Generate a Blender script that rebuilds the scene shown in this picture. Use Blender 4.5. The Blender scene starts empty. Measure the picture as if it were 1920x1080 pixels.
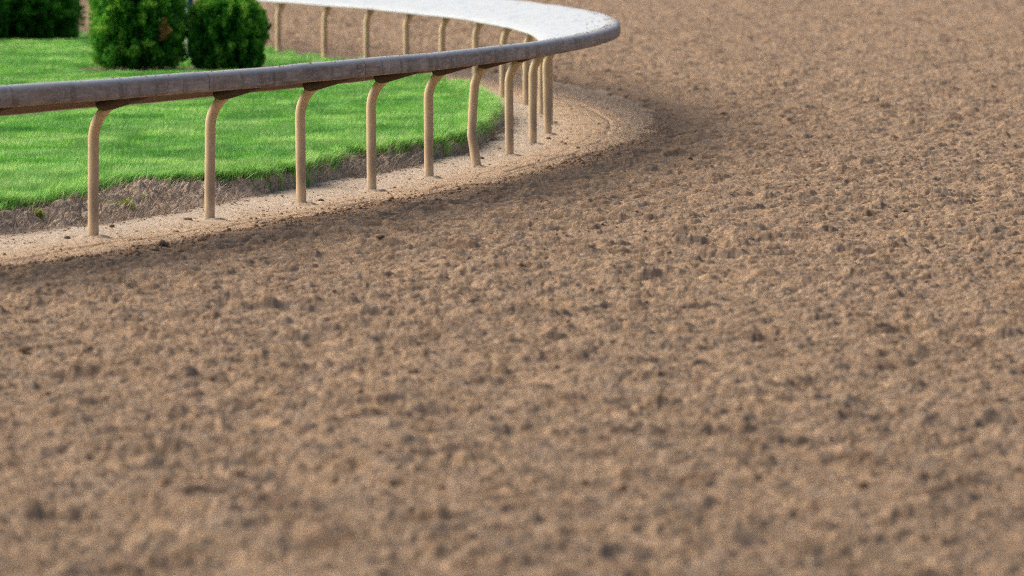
import bpy, math
import numpy as np
from concurrent.futures import ThreadPoolExecutor

rng = np.random.default_rng(7)
scene = bpy.context.scene
COL = scene.collection
F32 = np.float32
# ------------------------------------------------------------------ camera model (photo is 1920 x 1080)
FPX, HC, YH = 10667.0, 3.1, -265.0
PITCH = math.atan((540 - YH) / FPX)
CP, SP = math.cos(PITCH), math.sin(PITCH)


def ground_point(x, y, z=0.0):
    """where the ray through a pixel of the photo meets the level plane z"""
    dx = x - 960.0
    dy = FPX * CP - (y - 540.0) * SP
    dz = -FPX * SP - (y - 540.0) * CP
    t = (z - HC) / dz
    return np.array([dx * t, dy * t])


# ------------------------------------------------------------------ numpy noise
def hash2(ix, iy, seed):
    h = ix.astype(np.uint32) * np.uint32(374761393) + iy.astype(np.uint32) * np.uint32(668265263) + np.uint32(seed * 2246822519 % 4294967296)
    h = (h ^ (h >> np.uint32(13))) * np.uint32(1274126177)
    h ^= h >> np.uint32(16)
    return h


def hf(ix, iy, seed):
    return (hash2(ix, iy, seed) & np.uint32(0xFFFFFF)).astype(F32) * F32(1 / 16777216.0)


def vnoise(x, y, scale, seed):
    """value noise, 0..1"""
    x = (x / scale).astype(F32); y = (y / scale).astype(F32)
    fx = np.floor(x); fy = np.floor(y)
    ix = fx.astype(np.int32); iy = fy.astype(np.int32)
    u = x - fx; v = y - fy
    u = u * u * (3 - 2 * u); v = v * v * (3 - 2 * v)
    a = hf(ix, iy, seed); b = hf(ix + 1, iy, seed); c = hf(ix, iy + 1, seed); d = hf(ix + 1, iy + 1, seed)
    return a + (b - a) * u + (c - a) * v + (a - b - c + d) * u * v


def fbm(x, y, scale, seed, octs=3):
    s = 0; a = 1.0; t = 0
    for o in range(octs):
        s = s + a * vnoise(x + o * 17.3, y - o * 9.1, scale / 2 ** o, seed + o * 31)
        t += a; a *= .5
    return s / t


def clods(x, y, cell, seed, keep):
    """height field of rounded lumps, one per cell with probability keep; 0..1"""
    gx = x / cell; gy = y / cell
    ix = np.floor(gx).astype(np.int32); iy = np.floor(gy).astype(np.int32)
    out = np.zeros_like(x, dtype=F32)
    for j in (-1, 0, 1):
        for i in (-1, 0, 1):
            cx = ix + i; cy = iy + j
            h = hash2(cx, cy, seed)
            px = cx + (h & np.uint32(255)).astype(F32) / 255
            py = cy + ((h >> np.uint32(8)) & np.uint32(255)).astype(F32) / 255
            r = ((h >> np.uint32(16)) & np.uint32(255)).astype(F32) / 255
            on = ((h >> np.uint32(24)) & np.uint32(255)).astype(F32) / 255 < keep
            rad = .35 + .5 * r
            q = 1 - ((gx - px) ** 2 + (gy - py) ** 2) / (rad * rad)
            out = np.maximum(out, np.where(on & (q > 0), np.sqrt(np.maximum(q, 0)) * rad, 0))
    return out


def sstep(a, b, x):
    t = np.clip((x - a) / (b - a), 0, 1)
    return t * t * (3 - 2 * t)


def par(fn, *arrs, n=16):
    parts = [np.array_split(a, n) for a in arrs]
    with ThreadPoolExecutor(4) as ex:
        res = list(ex.map(lambda k: fn(*[p[k] for p in parts]), range(n)))
    if isinstance(res[0], tuple):
        return tuple(np.concatenate([r[i] for r in res]) for i in range(len(res[0])))
    return np.concatenate(res)


# ------------------------------------------------------------------ the line of the rail
PX = [181, 388, 558.5, 704, 811.5, 882, 950, 994, 1025.5, 1036, 1015, 986, 943, 891, 829, 760, 689, 609, 522]
PY = [443, 412, 383, 356, 334, 310.5, 289, 271, 253, 234, 215, 198, 183, 169, 156, 144, 133, 122.5, 113]
W = np.array([ground_point(a, b) for a, b in zip(PX, PY)])
TT = np.arange(len(PX), dtype=float)
fitX = np.polynomial.Polynomial.fit(TT, W[:, 0], 6)
fitY = np.polynomial.Polynomial.fit(TT, W[:, 1], 5)
T1 = len(PX) - 1.0


def rail(t):
    t = np.asarray(t, float)
    tc = np.clip(t, 0, T1)
    e = t - tc
    return np.stack([fitX(tc) + e * fitX.deriv()(tc), fitY(tc) + e * fitY.deriv()(tc)], -1)


def rail_frame(t):
    p = rail(t); q = rail(np.asarray(t, float) + .02); r = rail(np.asarray(t, float) - .02)
    tg = q - r
    tg /= np.linalg.norm(tg, axis=-1, keepdims=True)
    return p, tg, np.stack([tg[..., 1], -tg[..., 0]], -1)        # point, tangent, outward (to the track)


def rail_scale(t):
    return np.interp(t, [-3, 0, 9, 18, 26], [1.03, 1.0, .905, .845, .82])


CT = np.linspace(-12, 50, 2400)
CPT = rail(CT)


def nearest(x, y):
    """signed distance from the rail line (positive on the track side) and its parameter, brute force"""
    d = np.empty(x.size, F32); t = np.empty(x.size, F32)
    for k in range(0, x.size, 4000):
        xx = x[k:k + 4000, None]; yy = y[k:k + 4000, None]
        q = (xx - CPT[None, :, 0]) ** 2 + (yy - CPT[None, :, 1]) ** 2
        i = q.argmin(1)
        d[k:k + 4000] = np.sqrt(q[np.arange(len(i)), i]); t[k:k + 4000] = CT[i]
    gx = np.interp(y, CPT[:, 1], CPT[:, 0])
    return np.where(x < gx, -d, d), t


def offsets(table, z):
    p = np.array([ground_point(a, b, z) for a, b in table])
    d, t = nearest(p[:, 0], p[:, 1])
    o = np.argsort(t)
    return t[o].astype(float), d[o].astype(float)


foot_t, foot_d = offsets([(20, 440), (100, 431), (190, 422), (250, 413), (330, 398), (400, 384), (487, 366), (580, 347), (640, 337), (740, 320), (800, 303), (860, 289), (905, 270), (938, 246), (948, 228)], 0)
lawn_t, lawn_d = offsets([(20, 392), (90, 385), (150, 368), (200, 352), (250, 346), (330, 343), (400, 340), (487, 337), (560, 325), (580, 317), (640, 297), (740, 282), (800, 275), (860, 259), (900, 232), (915, 216), (920, 205)], .13)
path_t, path_d = offsets([(0, 500), (180, 478), (300, 456), (400, 436), (520, 415), (640, 393), (760, 371), (900, 345), (1000, 322), (1100, 290), (1180, 262), (1228, 235), (1212, 205), (1150, 180), (1060, 157)], 0)


def tab(t, tt, dd, lo, hi):
    return np.interp(t, np.concatenate([[lo[0]], tt, [hi[0]]]), np.concatenate([[lo[1]], dd, [hi[1]]]))


def d_foot(t): return tab(t, foot_t, foot_d, (-3, -.5), (12, -.45))
def d_lawn(t): return tab(t, lawn_t, lawn_d, (-3, -.75), (12, -.62))
def d_path(t): return tab(t, path_t, path_d, (-4, 1.0), (16, 1.5))
def d_groove(t): return np.interp(t, [0, 4, 9, 14], [.46, .5, .74, .7])


POSTS = rail(np.arange(-2., 26.)).astype(F32)


# ------------------------------------------------------------------ relief
def relief(x, y, d, t):
    """height of the ground and the four region keys at points"""
    x = x.astype(F32); y = y.astype(F32)
    wob = (fbm(x, y, .5, 3, 3) - .5)
    df = d_foot(t).astype(F32) + wob * .16
    dl = d_lawn(t).astype(F32) + (fbm(x, y, .35, 8, 3) - .5) * .22
    dl = np.minimum(dl, df - .05)
    dp = d_path(t).astype(F32) + (fbm(x, y, .6, 5, 4) - .5) * .40
    # loose harrowed cushion of the track
    wx = x + (vnoise(x, y, .05, 11) - .5) * .05; wy = y + (vnoise(x, y, .05, 12) - .5) * .05
    loose = (fbm(x, y, 2.2, 21, 2) - .5) * .04 + (fbm(x * .8, y, .75, 23, 2) - .5) * .055
    loose += (fbm(x * .40, y, .25, 25, 3) - .5) * .150 + .016 * (1 - np.abs(2 * vnoise(x * .45, y, .19, 27) - 1))
    loose += .020 * clods(wx * .58, wy, .042, 31, .7)
    loose += .038 * clods(wx * .72, wy, .088, 33, .19)
    loose += .012 * clods(wx * .7, wy, .022, 35, .7)
    loose -= .058 * clods(wx * .5, wy, .22, 37, .28)                        # hoof prints
    loose += (fbm(x * .7, y, .03, 39, 2) - .5) * .010
    # hard path along the rail
    path = (fbm(x, y, .5, 41, 4) - .5) * .032 + (fbm(x, y, .03, 44, 2) - .5) * .009
    path += .009 * clods(x, y, .035, 46, .14)
    dg = d_groove(t).astype(F32) + (vnoise(x, y, 1.2, 48) - .5) * .08
    path -= .019 * np.exp(-((d - dg) / .022) ** 2) * sstep(.25, .5, vnoise(x, y, .7, 49))
    path -= .008 * np.exp(-((d - dg + .17) / .015) ** 2) * sstep(.4, .6, vnoise(x, y, .9, 50))
    path -= .007 * np.exp(-((d - dg - .11) / .02) ** 2) * sstep(.4, .6, vnoise(x, y, .8, 51))
    # soil heaped and dished at the foot of every post
    ki = np.clip(np.rint(t), -2, 25).astype(int) + 2
    rp = np.hypot(x - POSTS[ki, 0], y - POSTS[ki, 1]) + (vnoise(x, y, .04, 63) - .5) * .05
    path += .013 * np.exp(-((rp - .085) / .035) ** 2) - .012 * np.exp(-((rp - .17) / .05) ** 2)
    w = sstep(-.10, .34, d - dp + (vnoise(x, y, .11, 65) - .5) * .16)
    z = path * (1 - w) + (loose * (.35 + .65 * sstep(.1, 1.0, d - dp)) + .008) * w
    # turf bank and lawn
    k = sstep(0, 1, (df - d) / np.maximum(df - dl, .05))
    rough = (fbm(x, y, .14, 53, 4) - .5) * .20 + .05 * clods(wx, wy, .09, 55, .5) + (fbm(x, y, .025, 57, 2) - .5) * .02
    bank = .125 * k + rough * sstep(0, .25, k) * (1 - .6 * sstep(.8, 1, k))
    ins = sstep(-.02, .03, df - d)
    lawn = .125 + (fbm(x, y, 1.1, 61, 2) - .5) * .028
    fin = sstep(.0, .25, dl - d)
    bank = bank * (1 - fin) + lawn * fin
    z = z * (1 - ins) + bank * ins
    return z.astype(F32), (d - dp).astype(F32), (df - d).astype(F32), (dl - d).astype(F32)


def steps(lo, hi, fn):
    v = [lo]
    while v[-1] < hi:
        v.append(v[-1] + fn(v[-1]))
    return v


DEN = 1.0
rows = steps(6, 21, lambda z: .12) + steps(21.05, 135, lambda z: .0195 / DEN * max(1, z / 60) ** 2.6) + steps(135.5, 420, lambda z: z * .012)
edge = list(.098 + np.cumsum(.0004 * 1.09 ** np.arange(56)))
fine = np.arange(-.098, .098, .00019 / DEN)
cols = np.array([-e for e in edge[::-1]] + list(fine) + edge, F32)
rows = np.array(rows, F32)
NR, NC = len(rows), len(cols)
cr = np.unique(np.concatenate([np.arange(0, NR, 14), [NR - 1]])); cc = np.unique(np.concatenate([np.arange(0, NC, 14), [NC - 1]]))
gy = np.repeat(rows[cr][:, None], len(cc), 1); gx = gy * cols[cc][None, :]
cd, ct = nearest(gx.ravel().astype(float), gy.ravel().astype(float))
cd = cd.reshape(gx.shape); ct = ct.reshape(gx.shape)


def refine(c):
    a = np.empty((len(cr), NC), F32)
    for i in range(len(cr)):
        a[i] = np.interp(np.arange(NC), cc, c[i])
    i1 = np.clip(np.searchsorted(cr, np.arange(NR), side='right') - 1, 0, len(cr) - 2)
    f = ((np.arange(NR) - cr[i1]) / (cr[i1 + 1] - cr[i1])).astype(F32)[:, None]
    return a[i1] * (1 - f) + a[i1 + 1] * f


D = refine(cd); T = refine(ct)
GY = np.repeat(rows[:, None], NC, 1)
GY = GY + (np.random.default_rng(3).random(GY.shape, dtype=F32) - .5) * np.gradient(rows)[:, None] * .5
GX = GY * cols[None, :]
Z, KP, KF, KL = par(relief, GX, GY, D, T, n=48)


# ------------------------------------------------------------------ mesh helpers
def mesh_object(name, v, faces, mat, parent=None, attrs=None, flat=False):
    """faces: (n,3) or (n,4) int array, or a list of such arrays"""
    me = bpy.data.meshes.new(name)
    fl = faces if isinstance(faces, list) else [faces]
    me.vertices.add(len(v)); me.vertices.foreach_set('co', np.ascontiguousarray(v, F32).ravel())
    nl = sum(f.size for f in fl); nf = sum(len(f) for f in fl)
    me.loops.add(nl); me.polygons.add(nf)
    me.loops.foreach_set('vertex_index', np.concatenate([f.ravel() for f in fl]).astype(np.int32))
    tot = np.concatenate([np.full(len(f), f.shape[1], np.int32) for f in fl])
    me.polygons.foreach_set('loop_start', (np.cumsum(tot) - tot).astype(np.int32))
    me.update(calc_edges=True)
    if flat:
        me.polygons.foreach_set('use_smooth', np.zeros(nf, bool))
    for k, a in (attrs or {}).items():
        a = np.asarray(a, F32)
        if a.ndim == 1:
            me.attributes.new(k, 'FLOAT', 'POINT').data.foreach_set('value', a)
        else:
            me.attributes.new(k, 'FLOAT_VECTOR', 'POINT').data.foreach_set('vector', a.ravel())
    if mat: me.materials.append(mat)
    o = bpy.data.objects.new(name, me); COL.objects.link(o)
    if parent: o.parent = parent
    return o


def tag(o, label=None, cat=None, group=None, kind=None):
    for k, v in (('label', label), ('category', cat), ('group', group), ('kind', kind)):
        if v: o[k] = v
    return o


def empty(name, loc, label, cat, group=None, rz=0):
    o = bpy.data.objects.new(name, None); COL.objects.link(o)
    o.location = loc; o.rotation_euler = (0, 0, rz); o.empty_display_size = .1
    return tag(o, label, cat, group)


def tube(path, radii, seg=14, cap=True):
    path = np.asarray(path, float); n = len(path)
    tg = np.gradient(path, axis=0); tg /= np.linalg.norm(tg, axis=1, keepdims=True)
    ref = np.array([.13, .97, .2]); vs = []
    a = np.linspace(0, 2 * math.pi, seg, endpoint=False)
    for p, t, r in zip(path, tg, radii):
        u = np.cross(ref, t); u /= np.linalg.norm(u); w = np.cross(t, u)
        vs.append(p + r * (np.cos(a)[:, None] * u + np.sin(a)[:, None] * w))
    v = np.concatenate(vs)
    i = np.arange(seg); j = (i + 1) % seg
    q = np.concatenate([np.stack([k * seg + i, k * seg + j, (k + 1) * seg + j, (k + 1) * seg + i], 1) for k in range(n - 1)])
    fs = [q]
    if cap:
        fs.append((np.arange(seg)[::-1])[None, :]); fs.append((np.arange(seg) + (n - 1) * seg)[None, :])
    return v, fs


def prism(poly, half):
    """a flat outline (list of (a, z)) given thickness along the third axis: vertices as (a, +-half, z)"""
    n = len(poly)
    v = np.array([(a, -half, z) for a, z in poly] + [(a, half, z) for a, z in poly], float)
    fs = [np.arange(n)[None, :], (np.arange(n)[::-1] + n)[None, :]]
    i = np.arange(n); j = (i + 1) % n
    fs.append(np.stack([j, i, i + n, j + n], 1))
    return v, fs


# ------------------------------------------------------------------ materials
def new_mat(name, rough=.9, spec=.2):
    m = bpy.data.materials.new(name); m.use_nodes = True
    nt = m.node_tree
    b = nt.nodes['Principled BSDF']
    b.inputs['Roughness'].default_value = rough
    b.inputs['Specular IOR Level'].default_value = spec
    return m, nt, b


def N(nt, typ, **kw):
    n = nt.nodes.new(typ)
    for k, v in kw.items():
        if k in n.inputs: n.inputs[k].default_value = v
        else: setattr(n, k, v)
    return n


def noise(nt, scale, detail=4, rough=.6, vec=None, dist=0):
    n = N(nt, 'ShaderNodeTexNoise', Scale=scale, Detail=detail, Roughness=rough, Distortion=dist)
    if vec is not None: nt.links.new(vec, n.inputs['Vector'])
    return n.outputs['Fac']


def ramp(nt, fac, stops, interp='LINEAR'):
    r = nt.nodes.new('ShaderNodeValToRGB'); r.color_ramp.interpolation = interp
    el = r.color_ramp.elements
    while len(el) < len(stops): el.new(.5)
    for e, (p, c) in zip(el, stops):
        e.position = p
        e.color = (c, c, c, 1) if isinstance(c, (int, float)) else (*c, 1)
    nt.links.new(fac, r.inputs['Fac'])
    return r.outputs['Color']


def mix(nt, fac, a, b, mode='MIX'):
    n = nt.nodes.new('ShaderNodeMix'); n.data_type = 'RGBA'; n.blend_type = mode
    for sock, val in ((n.inputs['Factor'], fac), (n.inputs['A'], a), (n.inputs['B'], b)):
        if hasattr(val, 'links'): nt.links.new(val, sock)
        elif isinstance(val, (int, float)): sock.default_value = val if sock.type == 'VALUE' else (val, val, val, 1)
        else: sock.default_value = (*val, 1)
    return n.outputs['Result']


def math_(nt, op, a, b=None, clamp=False):
    n = nt.nodes.new('ShaderNodeMath'); n.operation = op; n.use_clamp = clamp
    for s, v in zip(n.inputs, (a, b)):
        if v is None: continue
        if hasattr(v, 'links'): nt.links.new(v, s)
        else: s.default_value = v
    return n.outputs[0]


def coords(nt): return nt.nodes.new('ShaderNodeTexCoord').outputs['Object']


def attr(nt, name, vec=False):
    a = nt.nodes.new('ShaderNodeAttribute'); a.attribute_name = name
    return a.outputs['Vector' if vec else 'Fac']


def bump(nt, b, h, strength, dist):
    n = N(nt, 'ShaderNodeBump', Strength=strength, Distance=dist)
    nt.links.new(h, n.inputs['Height']); nt.links.new(n.outputs['Normal'], b.inputs['Normal'])


def mat_dirt():
    m, nt, b = new_mat('loose_dirt', .95, .12)
    c = coords(nt)
    warm = ramp(nt, noise(nt, 14, 5, .65, c), [(.28, (.185, .123, .074)), (.5, (.34, .233, .144)), (.70, (.50, .354, .228))])
    grey = ramp(nt, noise(nt, 17, 5, .65, c), [(.28, (.15, .109, .076)), (.5, (.278, .208, .149)), (.70, (.415, .32, .24))])
    col = mix(nt, ramp(nt, noise(nt, 4.5, 4, .6, c), [(.40, 0.), (.62, .7)]), warm, grey)
    col = mix(nt, ramp(nt, noise(nt, 3.1, 5, .65, c), [(.50, 0.), (.66, .5)]), col, (.115, .068, .047))
    col = mix(nt, math_(nt, 'MULTIPLY', attr(nt, 'shade_damp'), .34), col, mix(nt, .55, col, (.10, .062, .04)))
    nt.links.new(col, b.inputs['Base Color'])
    bump(nt, b, noise(nt, 60, 5, .75, c), .9, .014)
    return m


def mat_path():
    m, nt, b = new_mat('packed_dirt', .95, .12)
    c = coords(nt)
    col = ramp(nt, noise(nt, 5, 6, .65, c), [(.3, (.38, .268, .172)), (.55, (.50, .365, .242)), (.75, (.58, .445, .315))])
    col = mix(nt, attr(nt, 'pale'), col, mix(nt, .6, col, (.50, .44, .36)))
    col = mix(nt, ramp(nt, noise(nt, 60, 3, .6, c), [(.60, 0.), (.70, .7)]), col, (.22, .145, .095))
    nt.links.new(col, b.inputs['Base Color'])
    bump(nt, b, noise(nt, 70, 5, .7, c), .9, .012)
    return m


def mat_bank():
    m, nt, b = new_mat('dead_turf', .95, .1)
    c = coords(nt)
    col = ramp(nt, noise(nt, 22, 6, .7, c), [(.3, (.21, .16, .115)), (.5, (.42, .33, .25)), (.7, (.60, .50, .40))])
    nt.links.new(col, b.inputs['Base Color'])
    bump(nt, b, noise(nt, 120, 4, .7, c), .9, .012)
    return m


def mat_lawn():
    m, nt, b = new_mat('turf_soil', .95, .1)
    c = coords(nt)
    nt.links.new(ramp(nt, noise(nt, 9, 5, .6, c), [(.35, (.03, .13, .018)), (.7, (.08, .26, .035))]), b.inputs['Base Color'])
    return m


def mat_leaf(name, lo, mid, hi, trans=.35, rough=.55, spec=.3):
    """leaf material driven by the per-leaf value 'tone'"""
    m, nt, b = new_mat(name, rough, spec)
    col = ramp(nt, attr(nt, 'tone'), [(0., lo), (.5, mid), (1., hi)])
    nt.links.new(col, b.inputs['Base Color'])
    tr = nt.nodes.new('ShaderNodeBsdfTranslucent'); nt.links.new(col, tr.inputs['Color'])
    mx = N(nt, 'ShaderNodeMixShader'); mx.inputs[0].default_value = trans
    nt.links.new(b.outputs[0], mx.inputs[1]); nt.links.new(tr.outputs[0], mx.inputs[2])
    nt.links.new(mx.outputs[0], nt.nodes['Material Output'].inputs['Surface'])
    return m


def mat_cover():
    m, nt, b = new_mat('grimy_white_vinyl', .5, .18)
    uv = attr(nt, 'strip', True)                      # x = metres along the rail, y = metres round the profile
    g = attr(nt, 'grime')
    sc = N(nt, 'ShaderNodeMapping'); sc.inputs['Scale'].default_value = (.5, 3, 1); nt.links.new(uv, sc.inputs[0])
    big = noise(nt, 2.0, 5, .6, sc.outputs[0], .8)
    st = N(nt, 'ShaderNodeMapping'); st.inputs['Scale'].default_value = (1.6, 16, 1); st.inputs['Rotation'].default_value = (0, 0, .12); nt.links.new(uv, st.inputs[0])
    streak = noise(nt, 3.0, 5, .7, st.outputs[0], 1.4)
    face = ramp(nt, big, [(.3, (.17, .126, .092)), (.5, (.33, .252, .188)), (.68, (.50, .395, .30))])
    face = mix(nt, ramp(nt, streak, [(.53, 0.), (.63, .75)]), face, (.52, .45, .39))
    face = mix(nt, ramp(nt, streak, [(.28, .55), (.42, 0.)]), face, (.10, .075, .06))
    # panels of slightly different tone along the rail
    sep = nt.nodes.new('ShaderNodeSeparateXYZ'); nt.links.new(uv, sep.inputs[0])
    w = N(nt, 'ShaderNodeTexWhiteNoise', noise_dimensions='1D'); nt.links.new(math_(nt, 'FLOOR', math_(nt, 'MULTIPLY', sep.outputs[0], 1.1)), w.inputs['W'])
    face = mix(nt, math_(nt, 'MULTIPLY', w.outputs['Value'], .55), face, (.27, .225, .20))
    fr = math_(nt, 'FRACT', math_(nt, 'MULTIPLY', sep.outputs[0], .27))
    seam = math_(nt, 'LESS_THAN', fr, .005)
    s2 = N(nt, 'ShaderNodeMapping'); s2.inputs['Scale'].default_value = (.9, 6, 1); s2.inputs['Rotation'].default_value = (0, 0, .5); nt.links.new(uv, s2.inputs[0])
    sm = noise(nt, 2.2, 5, .65, s2.outputs[0], 1.8)
    face = mix(nt, ramp(nt, sm, [(.52, 0.), (.62, .55)]), face, (.54, .45, .37))
    face = mix(nt, ramp(nt, sm, [(.36, .5), (.46, 0.)]), face, (.19, .14, .105))
    vb = N(nt, 'ShaderNodeMapping'); vb.inputs['Scale'].default_value = (2.6, .5, 1); nt.links.new(uv, vb.inputs[0])
    face = mix(nt, ramp(nt, noise(nt, 3.0, 4, .6, vb.outputs[0]), [(.5, 0.), (.64, .6)]), face, (.34, .285, .245))
    face = mix(nt, ramp(nt, noise(nt, 2.2, 4, .6, vb.outputs[0]), [(.36, .6), (.48, 0.)]), face, (.15, .115, .09))
    # thin light scratches
    v = N(nt, 'ShaderNodeTexNoise', Scale=5.0, Detail=2.0, Distortion=2.5); sv = N(nt, 'ShaderNodeMapping'); sv.inputs['Scale'].default_value = (1, 5, 1)
    nt.links.new(uv, sv.inputs[0]); nt.links.new(sv.outputs[0], v.inputs['Vector'])
    line = math_(nt, 'LESS_THAN', math_(nt, 'ABSOLUTE', math_(nt, 'SUBTRACT', v.outputs['Fac'], .5)), .006)
    face = mix(nt, math_(nt, 'MULTIPLY', line, .7), face, (.66, .60, .54))
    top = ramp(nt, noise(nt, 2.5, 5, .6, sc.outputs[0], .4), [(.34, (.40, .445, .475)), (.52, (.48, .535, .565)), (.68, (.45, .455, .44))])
    top = mix(nt, ramp(nt, noise(nt, 38, 4, .7, uv), [(.54, 0.), (.68, .4)]), top, (.40, .34, .28))
    col = mix(nt, g, top, face)
    col = mix(nt, math_(nt, 'MULTIPLY', seam, .6), col, (.05, .04, .035))
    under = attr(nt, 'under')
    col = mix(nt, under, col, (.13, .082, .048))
    nt.links.new(col, b.inputs['Base Color'])
    nt.links.new(ramp(nt, g, [(0, .45), (1, .8)]), b.inputs['Roughness'])
    bump(nt, b, noise(nt, 9, 3, .6, uv), .15, .006)
    return m


def mat_post():
    m, nt, b = new_mat('tan_painted_steel', .5, .35)
    c = coords(nt)
    sep = nt.nodes.new('ShaderNodeSeparateXYZ'); nt.links.new(c, sep.inputs[0])
    st = N(nt, 'ShaderNodeMapping'); st.inputs['Scale'].default_value = (9, 9, 2.2); nt.links.new(c, st.inputs[0])
    oi = nt.nodes.new('ShaderNodeObjectInfo')
    n1 = noise(nt, 1.6, 5, .65, st.outputs[0])
    paint = ramp(nt, n1, [(.3, (.57, .425, .255)), (.6, (.68, .52, .325))])
    paint = mix(nt, math_(nt, 'MULTIPLY', oi.outputs['Random'], .22), paint, (.45, .32, .20))
    z = math_(nt, 'ADD', sep.outputs[2], math_(nt, 'MULTIPLY', math_(nt, 'SUBTRACT', n1, .5), .5))
    mud = ramp(nt, z, [(.0, .15), (.12, .25), (.22, .85), (.45, .4), (.75, .05)])
    side = attr(nt, 'track_side')
    col = mix(nt, math_(nt, 'MULTIPLY', mud, math_(nt, 'ADD', math_(nt, 'MULTIPLY', side, .75), .25), True), paint, (.26, .20, .155))
    col = mix(nt, ramp(nt, noise(nt, 26, 4, .7, c), [(.60, 0.), (.72, .5)]), col, (.27, .19, .13))
    col = mix(nt, ramp(nt, z, [(.0, .8), (.10, .0)]), col, (.42, .34, .24))
    nt.links.new(col, b.inputs['Base Color'])
    bump(nt, b, noise(nt, 40, 3, .6, c), .15, .004)
    return m


def mat_plain(name, c1, c2, scale, rough=.8, spec=.2, bmp=.3):
    m, nt, b = new_mat(name, rough, spec)
    c = coords(nt)
    f = noise(nt, scale, 5, .65, c)
    nt.links.new(ramp(nt, f, [(.3, c1), (.7, c2)]), b.inputs['Base Color'])
    if bmp: bump(nt, b, f, bmp, .01)
    return m


M_DIRT, M_PATH, M_BANK, M_LAWN = mat_dirt(), mat_path(), mat_bank(), mat_lawn()
M_GRASS = mat_leaf('grass_blade', (.040, .23, .030), (.185, .51, .075), (.58, .77, .28), .45)
M_DRY = mat_leaf('dry_root', (.15, .115, .085), (.36, .285, .22), (.62, .53, .43), .1, .9, .1)
M_BUSH = mat_leaf('conifer_spray', (.010, .075, .014), (.08, .33, .035), (.36, .62, .09), .4, .6, .2)
M_BROWN = mat_leaf('dead_spray', (.22, .11, .03), (.48, .26, .08), (.62, .38, .15), .2, .8, .1)
M_WEED = mat_leaf('weed_leaf', (.09, .20, .02), (.26, .38, .04), (.50, .48, .10), .3)
M_COVER, M_POST = mat_cover(), mat_post()
M_BRACE = mat_plain('dark_brace', (.075, .055, .04), (.15, .11, .08), 12)
M_BARK = mat_plain('bark', (.07, .045, .03), (.20, .14, .095), 25, bmp=.8)
M_CLOD = mat_plain('clod', (.15, .095, .06), (.32, .205, .13), 30, .95, .1, .6)
M_CRUMB = mat_plain('crumb', (.20, .13, .08), (.40, .27, .175), 9, .95, .1, .5)
M_CHIP = mat_plain('weathered_chip', (.12, .08, .05), (.22, .15, .10), 40)
M_GROUND = mat_plain('far_ground', (.20, .125, .08), (.32, .21, .135), 3, .95, .1)

# ------------------------------------------------------------------ ground, split into its regions
r0 = np.arange(NR - 1)[:, None]; c0 = np.arange(NC - 1)[None, :]
quads = (r0 * NC + c0)


def region(mask, name, mat, attrs, step=None):
    m = mask[:-1, :-1]
    q = quads[m]
    f = np.stack([q, q + 1, q + NC + 1, q + NC], 1)
    u, inv = np.unique(f, return_inverse=True)
    v = np.stack([GX.ravel()[u], GY.ravel()[u], Z.ravel()[u]], 1)
    o = mesh_object(name, v, inv.reshape(-1, 4), mat, attrs={k: a.ravel()[u] for k, a in attrs.items()})
    o['kind'] = 'structure'
    return o


is_lawn = KL > .10
is_bank = (~is_lawn) & (KF > 0)
is_dirt = KP > 0
is_path = ~(is_lawn | is_bank | is_dirt)


def shade_damp_of(x, y, kp, t):
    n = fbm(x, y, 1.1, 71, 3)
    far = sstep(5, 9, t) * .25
    return (1 - sstep(.3, 2.6 + 0 * t, kp + (n - .5) * 2.6)) * (.75 + far) + .25 * sstep(.5, .75, n)  # rail's soft shadow painted as a dark band by the path, plus damp patches


shade_damp = par(shade_damp_of, GX, GY, KP, T, n=32)
pale = sstep(.5, -.25, D + (Z * 0) )
region(is_dirt, 'dirt_track', M_DIRT, {'shade_damp': shade_damp})
region(is_path, 'packed_dirt_path', M_PATH, {'pale': pale})
region(is_bank, 'turf_bank_ground', M_BANK, {})
region(is_lawn, 'lawn_ground', M_LAWN, {})
g = mesh_object('ground', np.array([(-3000, -3000, -.14), (3000, -3000, -.14), (3000, 3000, -.14), (-3000, 3000, -.14)]), np.array([[0, 1, 2, 3]]), M_GROUND)
g['kind'] = 'structure'
del r0, c0, quads, shade_damp, pale


def heights(x, y):
    d, t = nearest(np.asarray(x, float), np.asarray(y, float))
    z, kp, kf, kl = relief(np.asarray(x, F32), np.asarray(y, F32), d, t)
    return z, kp, kf, kl, d, t


# ------------------------------------------------------------------ grass
BEDS = [(ground_point(px_, py_, .13), w_) for px_, py_, w_ in ((262, 134, 1.0), (424, 133, .85), (60, 76, 1.05), (-70, 78, 1.0))]


def bed_depth(x, y):
    """positive inside the bare soil round the shrubs"""
    q = np.full(np.shape(x), -9.)
    for c_, w_ in BEDS:
        q = np.maximum(q, 1 - np.hypot((x - c_[0]) / w_, (y - c_[1]) / 1.35))
    return q + (fbm(np.asarray(x, F32), np.asarray(y, F32), .3, 141, 2) - .5) * .3


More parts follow.
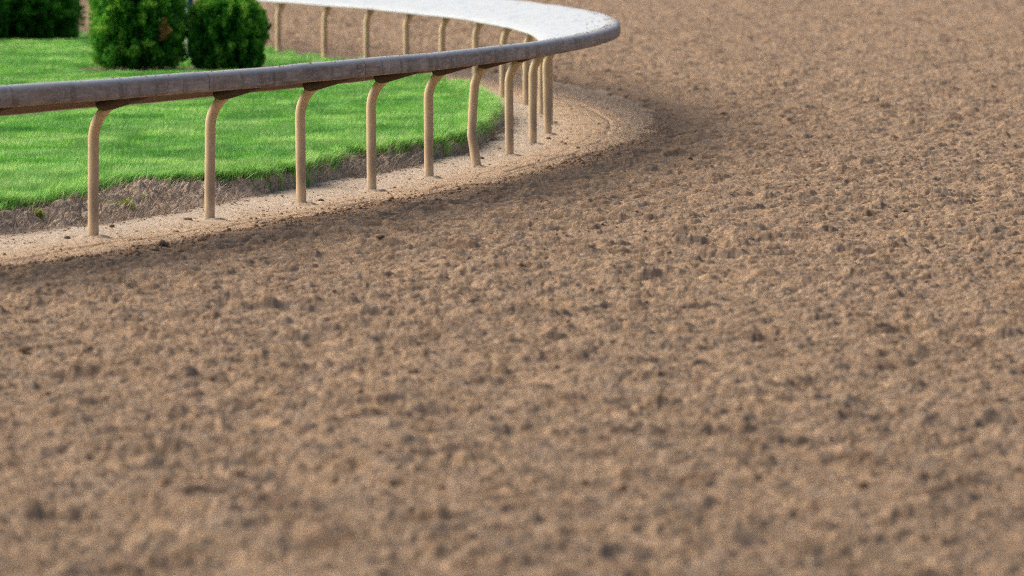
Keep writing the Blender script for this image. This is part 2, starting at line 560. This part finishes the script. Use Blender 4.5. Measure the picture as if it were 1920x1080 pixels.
def blades(px, py, pz, h, w, az, lean, curl, tone):
    """a bent tapering blade at every point: 5 vertices, a quad and a triangle"""
    n = len(px)
    ca, sa = np.cos(az), np.sin(az)
    # width axis faces at random
    wa = az + math.pi / 2
    wx, wy = np.cos(wa) * w / 2, np.sin(wa) * w / 2
    v = np.empty((n, 5, 3), F32)
    m1 = h * .55
    bx = ca * lean * m1; by = sa * lean * m1
    tx = ca * (lean * h + curl * h); ty = sa * (lean * h + curl * h)
    v[:, 0] = np.stack([px - wx, py - wy, pz - .01], 1); v[:, 1] = np.stack([px + wx, py + wy, pz - .01], 1)
    v[:, 2] = np.stack([px + bx + wx * .8, py + by + wy * .8, pz + m1], 1); v[:, 3] = np.stack([px + bx - wx * .8, py + by - wy * .8, pz + m1], 1)
    v[:, 4] = np.stack([px + tx, py + ty, pz + h * (1 - .25 * np.abs(curl))], 1)
    i = np.arange(n)[:, None] * 5
    return v.reshape(-1, 3), [i + np.array([[0, 1, 2, 3]]), i + np.array([[3, 2, 4]])], np.repeat(tone, 5)


def sample_lawn(n, ylo, yhi, rmin=-.125):
    y = rng.uniform(ylo, yhi, n); gx = np.interp(y, CPT[:, 1], CPT[:, 0])
    lo = rmin * y
    x = rng.uniform(0, 1, n) * np.maximum(gx - .3 - lo, 0) + lo
    # thin to uniform density
    wd = np.maximum(gx - .3 - lo, 0)
    k = rng.random(n) < wd / wd.max()
    return x[k], y[k]


parts = []
for n, ylo, yhi, hm, wm in ((720000, 44, 62, .098, .0064), (480000, 62, 78, .080, .0085), (300000, 78, 100, .080, .012)):
    x, y = sample_lawn(n, ylo, yhi)
    z, kp, kf, kl, d, t = heights(x, y)
    ok = (bed_depth(x, y) < .05) & (kl > -.03) & (rng.random(len(x)) < sstep(-.03, .12, kl) + .25)
    x, y, z, kl = x[ok], y[ok], z[ok], kl[ok]
    big = fbm(x, y, 1.6, 81, 2); mid = fbm(x, y, .28, 84, 2)
    h = hm * rng.uniform(.6, 1.25, len(x)) * (.7 + .6 * mid) * (1 + .9 * sstep(.3, 0, kl) * sstep(.35, .7, mid))
    az = vnoise(x, y, .6, 86) * 9 + rng.normal(0, .9, len(x))
    lean = rng.uniform(.05, .6, len(x)); curl = rng.uniform(.0, .4, len(x))
    tone = np.clip(.47 + (big - .5) * .6 + (mid - .5) * .7 + rng.normal(0, .2, len(x)), 0, 1)
    parts.append(blades(x, y, z, h, wm * rng.uniform(.7, 1.2, len(x)), az, lean, curl, tone))


# longer tufts hanging over the edge of the lawn
m = 150000
tq = rng.uniform(-1.5, 12, m); dq = d_lawn(tq) + rng.uniform(-.30, .14, m)
pq, _, nq = rail_frame(tq)
x, y = (pq + nq * dq[:, None]).T
z, kp, kf, kl, d, t = heights(x, y)
tuft = fbm(x, y, .16, 88, 2)
ok = (rng.random(m) < sstep(.40, .66, tuft + .25 * sstep(-.02, .12, kl)) * sstep(-.10, .02, kl)) & (kl < .25) | ((kl < 0) & (kf > .05) & (rng.random(m) < .035))
x, y, z, kl, tuft, nq = x[ok], y[ok], z[ok], kl[ok], tuft[ok], nq[ok]
k = len(x)
parts.append(blades(x, y, z, rng.uniform(.05, .15, k) * (.6 + .8 * tuft), rng.uniform(.005, .008, k), np.arctan2(nq[:, 1], nq[:, 0]) + rng.normal(0, .8, k), rng.uniform(.1, .8, k), rng.uniform(.1, .7, k),
                    np.clip(.5 + (tuft - .5) * .8 + rng.normal(0, .24, k), 0, 1)))


def join(parts):
    vs, fs, ts, o = [], {}, [], 0
    for v, f, t in parts:
        vs.append(v); ts.append(t)
        for q in f: fs.setdefault(q.shape[1], []).append(q + o)
        o += len(v)
    return np.concatenate(vs), [np.concatenate(q) for q in fs.values()], np.concatenate(ts)


v, f, t = join(parts)
tag(mesh_object('lawn_grass', v, f, M_GRASS, attrs={'tone': t}), 'bright green mown grass of the infield lawn', 'grass', kind='stuff')

# dead roots and straw hanging over the bank
n = 90000
y = rng.uniform(43, 74, n); gxx = np.interp(y, CPT[:, 1], CPT[:, 0]); x = gxx - rng.uniform(.2, 3.6, n)
z, kp, kf, kl, d, t = heights(x, y)
ok = (kf > .0) & (kl < .12) & (x / y > -.105)
x, y, z, kf, d, t = x[ok], y[ok], z[ok], kf[ok], d[ok], t[ok]
_, tg, nr = rail_frame(t)
az = np.arctan2(nr[:, 1], nr[:, 0]) + rng.normal(0, .9, len(x))
v, f, tn = blades(x, y, z + .01, rng.uniform(.025, .085, len(x)), rng.uniform(.003, .009, len(x)), az, rng.uniform(.3, 2.4, len(x)), rng.uniform(0, .9, len(x)), np.clip(rng.normal(.45, .32, len(x)), 0, 1))
tag(mesh_object('dry_grass_roots', v, f, M_DRY, attrs={'tone': tn}), 'grey brown dead roots and straw over the eroded turf edge', 'dead grass', kind='stuff')


# ------------------------------------------------------------------ loose crumbs
def lumps(px, py, pz, s, seed=1, flat=.75):
    """a small irregular rounded lump (18 vertices) at every point"""
    r = np.random.default_rng(seed)
    o = np.array([(1, 0, 0), (-1, 0, 0), (0, 1, 0), (0, -1, 0), (0, 0, 1), (0, 0, -1)], float)
    fa = [(0, 2, 4), (2, 1, 4), (1, 3, 4), (3, 0, 4), (2, 0, 5), (1, 2, 5), (3, 1, 5), (0, 3, 5)]
    vv = [tuple(p) for p in o]; idx = {}
    def midp(a, b):
        k = (min(a, b), max(a, b))
        if k not in idx:
            p = (np.array(vv[a]) + np.array(vv[b])) / 2; vv.append(tuple(p / np.linalg.norm(p))); idx[k] = len(vv) - 1
        return idx[k]
    fs = []
    for a, b, c in fa:
        ab, bc, ca = midp(a, b), midp(b, c), midp(c, a)
        fs += [(a, ab, ca), (ab, b, bc), (ca, bc, c), (ab, bc, ca)]
    base = np.array(vv); fs = np.array(fs)
    n = len(px); k = len(base)
    j = 1 + r.normal(0, .17, (n, k))
    st = np.stack([r.uniform(.75, 1.4, n), r.uniform(.75, 1.3, n), r.uniform(.6, 1.0, n) * flat], 1)
    p = base[None] * j[:, :, None] * st[:, None, :] * s[:, None, None]
    a = r.uniform(0, 6.283, n); ca, sa = np.cos(a)[:, None], np.sin(a)[:, None]
    q = np.stack([p[..., 0] * ca - p[..., 1] * sa, p[..., 0] * sa + p[..., 1] * ca, p[..., 2]], -1)
    q += np.stack([px, py, pz], 1)[:, None, :]
    return q.reshape(-1, 3), (np.arange(n)[:, None, None] * k + fs[None]).reshape(-1, 3)


n = 260000
y = 27 * (88 / 27.) ** rng.random(n); x = y * rng.uniform(-.1, .1, n)
z, kp, kf, kl, d, t = heights(x, y)
pr = np.where(kp > .02, np.where(kp < .3, .8, .02), np.where(kf < -.03, .16 + .40 * sstep(-.5, 0, kp), 0))
ok = rng.random(n) < pr
x, y, z, kp = x[ok], y[ok], z[ok], kp[ok]
s = np.where(kp > 0, .0048 * np.exp(rng.normal(0.35, .62, len(x))), .0034 * np.exp(rng.normal(.1, .55, len(x))))
s = np.minimum(s, .033)
m = 70000
tq = rng.uniform(-1.5, 17, m); dq = rng.uniform(-.7, 1.5, m)
pq, _, nq = rail_frame(tq)
xq, yq = (pq + nq * dq[:, None]).T
zq, kpq, kfq, klq, _, _ = heights(xq, yq)
cl = fbm(xq, yq, .45, 131, 2)
ok = (kfq < .02) & (kpq < .05) & (rng.random(m) < .06 + .38 * sstep(-.30, 0, kpq) + .45 * sstep(-.2, 0, kfq) + .35 * sstep(.58, .72, cl))
sq = np.where(kfq > -.18, .0045, .0027) * np.exp(rng.normal(.1, .5, m))
x, y, z, s = (np.concatenate([a, b[ok]]) for a, b in ((x, xq), (y, yq), (z, zq), (s, np.minimum(sq, .02))))
v, f = lumps(x, y, z + s * .35, s, 2)
tag(mesh_object('dirt_crumbs', v, f, M_CRUMB), 'loose brown crumbs of dirt scattered over track and path', 'dirt crumbs', kind='stuff')

# ------------------------------------------------------------------ the rail: cover, posts with braces
fence = empty('guard_rail', (*rail(0.), 0), 'curved white running rail with grimy face on tan gooseneck posts', 'running rail')
inv0 = np.array([*rail(0.), 0.])
prof = [(-.095, 1.052, 0), (-.118, 1.060, 0), (-.122, 1.078, .15), (-.105, 1.096, .05), (.05, 1.150, 0), (.25, 1.215, 0), (.45, 1.278, 0), (.60, 1.325, .02), (.67, 1.347, .12),
        (.705, 1.353, .2), (.735, 1.346, .3), (.757, 1.330, .45), (.768, 1.312, .9), (.772, 1.302, 1), (.774, 1.262, 1), (.775, 1.222, 1), (.771, 1.198, 1), (.752, 1.186, 1),
        (.725, 1.190, 1), (.725, 1.250, 1), (.70, 1.300, 1), (.60, 1.290, 1), (.25, 1.180, 1), (.0, 1.100, 1), (-.085, 1.065, 1)]
prof = np.array(prof)
tr = np.linspace(-2.6, 26, 900)
p, tg, nr = rail_frame(tr)
seglen = np.concatenate([[0], np.cumsum(np.linalg.norm(np.diff(p, axis=0), axis=1))])
rs = rail_scale(tr)
K = len(prof)
sag = (fbm(tr * 2.3, tr * 0, 1.3, 91, 2) - .5) * .012
tilt = (fbm(tr * 2.3, tr * 0 + 7, .9, 95, 2) - .5) * .016
v = np.empty((len(tr), K, 3))
for k, (u, h, gr) in enumerate(prof):
    uu = u + (fbm(tr * 2.3, tr * 0 + 3, .7, 97, 2) - .5) * .016 * max(u, 0)
    uu = np.where(u > .3, uu * (1 + .075 * np.exp(-((tr - 9.5) / 3.) ** 2)), uu)
    v[:, k, 0] = p[:, 0] + nr[:, 0] * uu; v[:, k, 1] = p[:, 1] + nr[:, 1] * uu
    v[:, k, 2] = h * rs + sag + tilt * u
per = np.concatenate([[0], np.cumsum(np.hypot(np.diff(prof[:, 0]), np.diff(prof[:, 1])))])
strip = np.stack([np.repeat(seglen, K), np.tile(per, len(tr)), np.zeros(len(tr) * K)], 1)
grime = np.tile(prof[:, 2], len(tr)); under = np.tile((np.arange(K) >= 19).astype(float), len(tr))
i = np.arange(len(tr) - 1)[:, None] * K; k = np.arange(K)[None, :]; k2 = (k + 1) % K
q = np.stack([i + k, i + k2, i + K + k2, i + K + k], -1).reshape(-1, 4)[:, ::-1]
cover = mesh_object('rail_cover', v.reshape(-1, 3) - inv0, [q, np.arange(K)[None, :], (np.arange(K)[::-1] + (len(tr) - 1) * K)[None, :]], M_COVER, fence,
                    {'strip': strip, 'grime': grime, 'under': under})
cover_v = v


def post_mesh(t, kink=False, lean=(0, 0)):
    """gooseneck post in its own frame: +x outward to the track"""
    s = float(rail_scale(t))
    h0 = .80 * s; R = .27 * s
    pts = [(0, 0, -.12), (0, 0, .02), (0, 0, .2), (0, 0, .4), (0, 0, .6)]
    rad = [.0455] * 5
    if kink:
        pts = [(.026, -.01, -.12), (.024, -.01, .02), (.004, -.005, .15), (-.019, 0, .30), (-.023, 0, .332), (-.025, 0, .340), (-.024, 0, .36), (-.017, 0, .5), (-.008, 0, .65)]
        rad = [.049, .049, .049, .049, .050, .046, .0455, .0455, .0455]
    R = .345 * s
    for a in np.linspace(0, math.radians(51), 11):
        pts.append((R * (1 - math.cos(a)), 0, h0 + R * math.sin(a))); rad.append(.0455)
    ex, ez = pts[-1][0], pts[-1][2]
    pts.append((ex + .045, 0, ez + .036)); rad.append(.0455)
    pts = np.array(pts, float)
    zz = np.clip(pts[:, 2], 0, None)
    pts[:, 0] += lean[0] * (1.0 - zz).clip(0, 1); pts[:, 1] += lean[1] * (1.0 - zz).clip(0, 1)
    v, fs = tube(pts, rad, 18)
    ax = np.repeat(pts, 18, 0)
    side = ((v - ax)[:, 0] / .0455 * .75 - (v - ax)[:, 1] / .0455 * .66)
    return v, fs, np.clip(side * .8 + .2, 0, 1)


ptr = []
for k in range(-2, 26):
    t = float(k)
    pp, tg1, nr1 = rail_frame(t)
    if 0 <= k < len(PX):
        t = k + 0.0
    rz = math.atan2(nr1[1], nr1[0])
    r2 = np.random.default_rng(100 + k)
    v, fs, side = post_mesh(t, k == 5, (r2.normal(0, .008), r2.normal(0, .008)))
    o = mesh_object('post', v, fs, M_POST, fence, {'track_side': side})
    if k == 5: o['label'] = 'tan post with kinked lower sleeve'
    o.location = (*(pp - inv0[:2]), 0)
    o.rotation_euler = (0, 0, rz)
    # cantilever brace from the post top out to the face of the cover
    s = float(rail_scale(t))
    poly = [(.04, 1.092), (.06, 1.056), (.115, 1.037), (.14, 1.042), (.42, 1.128), (.715, 1.225), (.728, 1.26), (.70, 1.292), (.60, 1.284), (.25, 1.174), (.07, 1.115), (.045, 1.108)]
    bv, bf = prism([(a_, h_ * s) for a_, h_ in poly], .052)
    mesh_object('brace', bv, bf, M_BRACE, o)

# crumbs of dirt lying on the rail cover
n = 1700
ti = rng.integers(0, 420, n); ui = rng.uniform(.30, .735, n) ** .8
ui = np.where(rng.random(n) < .7, rng.uniform(.62, .74, n), ui.clip(.1, .73))
cx = np.array([np.interp(u_, prof[2:12, 0], cover_v[a, 2:12, 0]) for a, u_ in zip(ti, ui)])
cy = np.array([np.interp(u_, prof[2:12, 0], cover_v[a, 2:12, 1]) for a, u_ in zip(ti, ui)])
cz = np.array([np.interp(u_, prof[2:12, 0], cover_v[a, 2:12, 2]) for a, u_ in zip(ti, ui)])
s = .0032 * np.exp(rng.normal(0, .45, n))
v, f = lumps(cx, cy, cz + s * .3, s, 9)
tag(mesh_object('rail_dirt_crumbs', v, f, M_CRUMB), 'tiny dirt crumbs lying along the crest of the rail cover', 'dirt crumbs', kind='stuff')


# ------------------------------------------------------------------ shrubs
def shrub(name, px, py, wpx, height, label, seed, n, ry=None, tone0=.4, cleft=None, square=3.0, base_in=.1, brown=None, shoot=None, group='clipped shrubs on the infield lawn'):
    r = np.random.default_rng(seed)
    c = ground_point(px, py, .13)
    sc = FPX / c[1]
    rx = wpx / sc / 2; ry = ry or rx
    root = empty(name, (c[0], c[1], .11), label, 'shrub', group)
    # points spread through the outer layer of a rounded, slightly square volume
    th = r.uniform(0, 2 * math.pi, n); hz = r.uniform(0, 1, n) ** .9
    top = r.random(n) < .2
    fr = np.where(top, np.sqrt(r.random(n)), 1.0)
    prof_h = np.interp(hz, [0, .08, .25, .6, .82, .93, 1], [.80, .90, .97, 1.0, .93, .76, .5])
    rr = np.where(top, fr * .8, prof_h)
    hh = np.where(top, 1.0 - .22 * fr ** 3, hz)
    e = 2 / square
    cx, sx = np.cos(th), np.sin(th)
    kk = (np.abs(cx) ** square + np.abs(sx) ** square) ** (-1 / square); X = cx * kk; Y = sx * kk
    nb = fbm(th * 2.2 + 40, hh * 4.2 * height / 1.3, .37, seed, 3)
    nb = np.where(th > math.pi * 1.9, nb * .5 + .25, nb)
    deep = np.where(r.random(n) < .28, r.uniform(.3, .75, n), r.random(n) ** 1.8 * .40)
    bulge = 1 + (nb - .55) * .66
    if cleft is not None:
        for a0, wd, dp in cleft:
            bulge -= dp * np.exp(-(((th - a0 + .25 * (hh - .5)) / wd) ** 2))
    isb = np.zeros(n, bool)
    if brown is not None:
        ba, bh, bw, bhh = brown
        isb = ((((th - ba) / bw) ** 2 + ((hh - bh - .3 * (th - ba)) / bhh) ** 2) < .55 + .9 * nb) & (~top)
        deep = np.where(isb, deep * .1 - .05, deep)
    kx = rr * bulge * (1 - deep)
    P = np.stack([X * rx * kx, Y * ry * kx, base_in + hh * (height - base_in) * (1 + (nb - .5) * .05)], 1)
    nrm = np.stack([X / rx, Y / ry, np.where(top, 1.2, (hh - .35) * .9) / rx], 1); nrm /= np.linalg.norm(nrm, axis=1, keepdims=True)
    up = np.array([0, 0, 1.])
    dirv = nrm * .8 + up * r.uniform(.2, 1.1, n)[:, None] + r.normal(0, .35, (n, 3)); dirv /= np.linalg.norm(dirv, axis=1, keepdims=True)
    sd = np.cross(dirv, r.normal(0, 1, (n, 3))); sd /= np.linalg.norm(sd, axis=1, keepdims=True)
    ln = r.uniform(.03, .062, n)[:, None]; wd = r.uniform(.010, .019, n)[:, None]
    v = np.stack([P, P + dirv * ln * .5 + sd * wd, P + dirv * ln, P + dirv * ln * .45 - sd * wd], 1)
    tone = np.clip(tone0 + (nb - .5) * 1.2 - deep * .5 + r.normal(0, .13, n) + .25 * (hh - .5), 0, 1)  # shading put into leaf tone: top and bulges lighter, inner leaves darker
    sel = np.ones(n, bool)
    if brown is not None:
        sel = ~isb
        vb = v[~sel]
        if len(vb):
            o = mesh_object('dead_patch', vb.reshape(-1, 3), np.arange(len(vb) * 4).reshape(-1, 4), M_BROWN, root, {'tone': np.repeat(r.random(len(vb)), 4)})
            o['label'] = 'dry brown sprigs among green foliage'
    v = v[sel]; tone = tone[sel]
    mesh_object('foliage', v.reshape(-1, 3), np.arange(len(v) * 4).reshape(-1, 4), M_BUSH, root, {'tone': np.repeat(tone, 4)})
    # stems
    parts_v, parts_f, off = [], [], 0
    for k in range(7):
        a = k * 2.4 + r.uniform(0, 1); b0 = r.uniform(.02, .32) * rx; b1 = r.uniform(.4, .8) * rx
        pts = [(math.cos(a) * b0, math.sin(a) * b0, -.06), (math.cos(a) * (b0 + .03), math.sin(a) * (b0 + .03), .12), (math.cos(a) * (b0 + b1) * .6, math.sin(a) * (b0 + b1) * .6, .4 * height), (math.cos(a) * b1, math.sin(a) * b1, .72 * height)]
        tv, tf = tube(pts, [.03, .022, .014, .006], 7)
        parts_v.append(tv); parts_f += [q + off for q in tf]; off += len(tv)
    fd = {}
    for q in parts_f: fd.setdefault(q.shape[1], []).append(q)
    mesh_object('trunk', np.concatenate(parts_v), [np.concatenate(q) for q in fd.values()], M_BARK, root)
    if shoot:
        a, h0 = shoot
        m = 420; u = r.random(m)
        bp = np.array([math.cos(a) * rx * .93, math.sin(a) * ry * .9, h0])
        dr = np.array([.14, -.02, .20])
        P = bp + u[:, None] * dr + r.normal(0, .014, (m, 3)) * (1.1 - u)[:, None]
        dv = dr / np.linalg.norm(dr) + r.normal(0, .5, (m, 3)); dv /= np.linalg.norm(dv, axis=1, keepdims=True)
        sd = np.cross(dv, r.normal(0, 1, (m, 3))); sd /= np.linalg.norm(sd, axis=1, keepdims=True)
        v = np.stack([P, P + dv * .02 + sd * .007, P + dv * .04, P + dv * .018 - sd * .007], 1)
        mesh_object('side_shoot', v.reshape(-1, 3), np.arange(m * 4).reshape(-1, 4), M_BUSH, root, {'tone': np.repeat(r.uniform(.2, .6, m), 4)})
    return root


shrub('clipped_shrub', 260, 134, 168, 1.42, 'tall clipped green shrub with a rusty brown dead patch and bare stems at its foot', 11, 90000, ry=.6, tone0=.5,
      cleft=[(math.pi * 1.17, .07, .30), (math.pi * 1.36, .09, .22), (math.pi * 1.52, .07, .15)], brown=(math.pi * 1.5 + .60, .40, .06, .12), base_in=.08)
shrub('clipped_shrub', 427, 133, 132, 1.06, 'rounded dark green shrub with a small shoot sticking out of its side', 12, 75000, ry=.5, tone0=.42, shoot=(0.0, .46), base_in=.05)
shrub('clipped_shrub', 60, 76, 178, 1.25, 'dark green shrub at the far edge of the lawn', 13, 80000, ry=.6, tone0=.36, base_in=.03)
shrub('clipped_shrub', -70, 78, 175, 1.2, 'dark green shrub cut off by the picture edge beside the far shrub', 14, 30000, ry=.6, tone0=.3, base_in=.03)

M_MULCH = mat_plain('mulch', (.07, .05, .036), (.24, .18, .13), 22, .95, .1, .8)
for j, (c_, w_) in enumerate(BEDS[:3]):
    aa, bb = np.meshgrid(np.linspace(-1.15, 1.15, 90), np.linspace(-1.15, 1.15, 60))
    xx, yy = (c_[0] + aa * w_).ravel(), (c_[1] + bb * 1.35).ravel()
    zz = heights(xx, yy)[0] + np.clip(bed_depth(xx, yy), -.15, .15) * .22 + (fbm(xx.astype(F32), yy.astype(F32), .07, 143, 3) - .5) * .035 + j * .003
    i_ = (np.arange(59)[:, None] * 90 + np.arange(89)[None]).ravel()
    o = mesh_object('planting_bed_soil', np.stack([xx, yy, zz], 1), np.stack([i_, i_ + 1, i_ + 91, i_ + 90], 1), M_MULCH); o['kind'] = 'structure'

# ------------------------------------------------------------------ pole between the two near shrubs
c = ground_point(355, 119, .13)
pole = empty('marker_pole', (c[0], c[1] + .15, .12), 'slim blue marker pole with its lit side painted pale, half hidden between two clipped shrubs', 'marker pole', rz=math.radians(22))
M_BLUE = mat_plain('blue_paint', (.012, .075, .16), (.02, .11, .21), 14, .5, .4, .1)
M_LIT_SIDE = mat_plain('lit_side_paint', (.42, .47, .42), (.55, .58, .54), 14, .5, .4, .1)


def box(x0, x1, y0, y1, z0, z1, bev=.004):
    pts = []
    for z, b in ((z0, 0), (z1 - bev, 0), (z1, bev)):
        pts += [(x0 + b + bev, y0 + b, z), (x1 - b - bev, y0 + b, z), (x1 - b, y0 + b + bev, z), (x1 - b, y1 - b - bev, z), (x1 - b - bev, y1 - b, z), (x0 + b + bev, y1 - b, z), (x0 + b, y1 - b - bev, z), (x0 + b, y0 + b + bev, z)]
    i = np.arange(8); j = (i + 1) % 8
    return np.array(pts), [np.concatenate([np.stack([i, j, j + 8, i + 8], 1), np.stack([i + 8, j + 8, j + 16, i + 16], 1)]), np.arange(8)[::-1][None], (np.arange(8) + 16)[None]]


bv, bf = box(-.045, .045, -.045, .045, 0, 1.9); mesh_object('shaft', bv, bf, M_BLUE, pole)
bv, bf = box(-.058, -.0475, -.05, .05, .02, 1.88); mesh_object('lit_side', bv, bf, M_LIT_SIDE, pole)  # pale strip painted for the light on the pole's left side
bv, bf = box(-.075, .075, -.075, .075, -.03, .06, .01); mesh_object('foot', bv, bf, M_BLUE, pole)

# ------------------------------------------------------------------ weeds on the bank
for k, (px, py, zz, hgt, m, sp, label) in enumerate([
        (238, 388, .07, .085, 260, .05, 'yellow green mossy weed clump low on the bank, right of the first post'),
        (205, 380, .11, .085, 150, .04, 'small broad leaved green weed just beside the first post'),
        (262, 358, .15, .05, 300, .045, 'yellowing patch of thin grass above the mossy weed clump'),
        (70, 395, .13, .07, 260, .035, 'yellow green grass tuft on the bank crest, left of the first post'),
        (822, 255, .16, .07, 180, .03, 'yellowed grass tuft on the bank behind the fifth post')]):
    r = np.random.default_rng(300 + k)
    c = ground_point(px, py, zz)
    zc = heights(np.array([c[0]]), np.array([c[1]]))[0][0]
    ox, oy = np.clip(r.normal(0, sp, m), -1.5 * sp, 1.5 * sp) * .8, np.clip(r.normal(0, sp, m), -1.5 * sp, 1.5 * sp)
    zr = heights(c[0] + ox, c[1] + oy)[0] - zc
    v, f, tn = blades(ox, oy, zr, hgt * r.uniform(.4, 1.1, m), r.uniform(.005, .012, m), r.uniform(0, 6.28, m), r.uniform(.1, .9, m), r.uniform(0, .6, m), np.clip(r.normal(.5, .22, m), 0, 1))
    o = mesh_object('weed_plant', v, f, M_WEED, attrs={'tone': tn}); o.location = (c[0], c[1], zc)
    tag(o, label, 'weed', 'weeds on the turf bank')

# ------------------------------------------------------------------ single clods and chips
for k, (px, py, sz, label, mt) in enumerate([
        (303, 464, .042, 'dark dirt clod on the track edge below and right of the first post', M_CLOD),
        (391, 445, .030, 'dark dirt clod on the track edge below the second post', M_CLOD),
        (600, 330, .085, 'large brown clod fallen from the bank, right of the third post', M_CLOD),
        (1028, 262, .028, 'small dark clod on pale path at the foot of the ninth post', M_CLOD),
        (902, 298, .026, 'dark clod on pale path right of the kinked post', M_CLOD),
        (937, 279, .020, 'little brown clod on pale path left of the seventh post', M_CLOD),
        (740, 352, .016, 'small clod on pale path right of the fourth post', M_CLOD)]):
    c = ground_point(px, py)
    zc = heights(np.array([c[0]]), np.array([c[1]]))[0][0]
    r = np.random.default_rng(500 + k)
    b_, f_ = lumps(np.zeros(1), np.zeros(1), np.zeros(1), np.array([sz]), 500 + k, .8)
    # a second smaller lump grown onto it, so the outline is uneven
    b2, f2 = lumps(np.array([sz * .8]), np.array([.2 * sz]), np.array([-.15 * sz]), np.array([sz * .6]), 600 + k, .8)
    o = mesh_object('dirt_clod', np.concatenate([b_, b2]), np.concatenate([f_, f2 + len(b_)]), mt)
    o.location = (c[0], c[1], zc + sz * .35)
    tag(o, label, 'clod', 'single clods by the rail')
for k, (px, py, ln, label) in enumerate([
        (352, 413, .042, 'flat brown wood chip on the path left of the second post'),
        (210, 428, .024, 'small brown wood chip on the path right of the first post'),
        (126, 449, .028, 'dark wood chip on the path left of the first post'),
        (602, 379, .03, 'thin brown chip on the path right of the third post')]):
    c = ground_point(px, py)
    zc = heights(np.array([c[0]]), np.array([c[1]]))[0][0]
    bv, bf = prism([(-ln, 0), (-ln * .8, .012), (-ln * .1, .018), (ln * .6, .014), (ln, .004), (ln * .7, -.004), (-ln * .6, -.006)], .012)
    o = mesh_object('wood_chip', bv, bf, M_CHIP); o.location = (c[0], c[1], zc + .006); o.rotation_euler = (.1, .03, .15 * k - .2)
    tag(o, label, 'wood chip', 'wood chips on the path')

# ------------------------------------------------------------------ light, camera
ELEV, AZ = math.radians(41), math.radians(-72)      # azimuth measured from +Y towards +X
w = bpy.data.worlds.new('World'); scene.world = w; w.use_nodes = True
nt = w.node_tree; bg = nt.nodes['Background']
sky = nt.nodes.new('ShaderNodeTexSky'); sky.sky_type = 'NISHITA'; sky.sun_disc = False
sky.sun_elevation = ELEV; sky.sun_rotation = AZ; sky.air_density = .85; sky.dust_density = 5.0; sky.ozone_density = .5
nt.links.new(sky.outputs[0], bg.inputs['Color']); bg.inputs['Strength'].default_value = .10
sl = bpy.data.lights.new('sun', 'SUN'); sl.energy = 1.5; sl.angle = math.radians(46); sl.color = (1, .89, .75)
so = bpy.data.objects.new('sun', sl); COL.objects.link(so)
from mathutils import Vector
sd = Vector((math.sin(AZ) * math.cos(ELEV), math.cos(AZ) * math.cos(ELEV), math.sin(ELEV)))
so.rotation_euler = sd.to_track_quat('Z', 'Y').to_euler(); so.location = sd * 50

cam = bpy.data.cameras.new('camera'); co = bpy.data.objects.new('camera', cam); COL.objects.link(co)
co.location = (0, 0, HC); co.rotation_euler = (math.pi / 2 - PITCH, 0, 0)
cam.sensor_width = 36; cam.lens = FPX / 1920 * 36; cam.clip_start = .5; cam.clip_end = 6000
cam.dof.use_dof = True; cam.dof.focus_distance = 52; cam.dof.aperture_fstop = 2.6
scene.camera = co
vs = scene.view_settings; vs.view_transform = 'Standard'; vs.look = 'None'; vs.exposure = .92; vs.gamma = 1
scene.cycles.use_denoising = False
scene.cycles.use_adaptive_sampling = False
scene.cycles.denoising_prefilter = 'ACCURATE'
scene.cycles.denoising_input_passes = 'RGB_ALBEDO_NORMAL'
scene.cycles.filter_width = 1.15
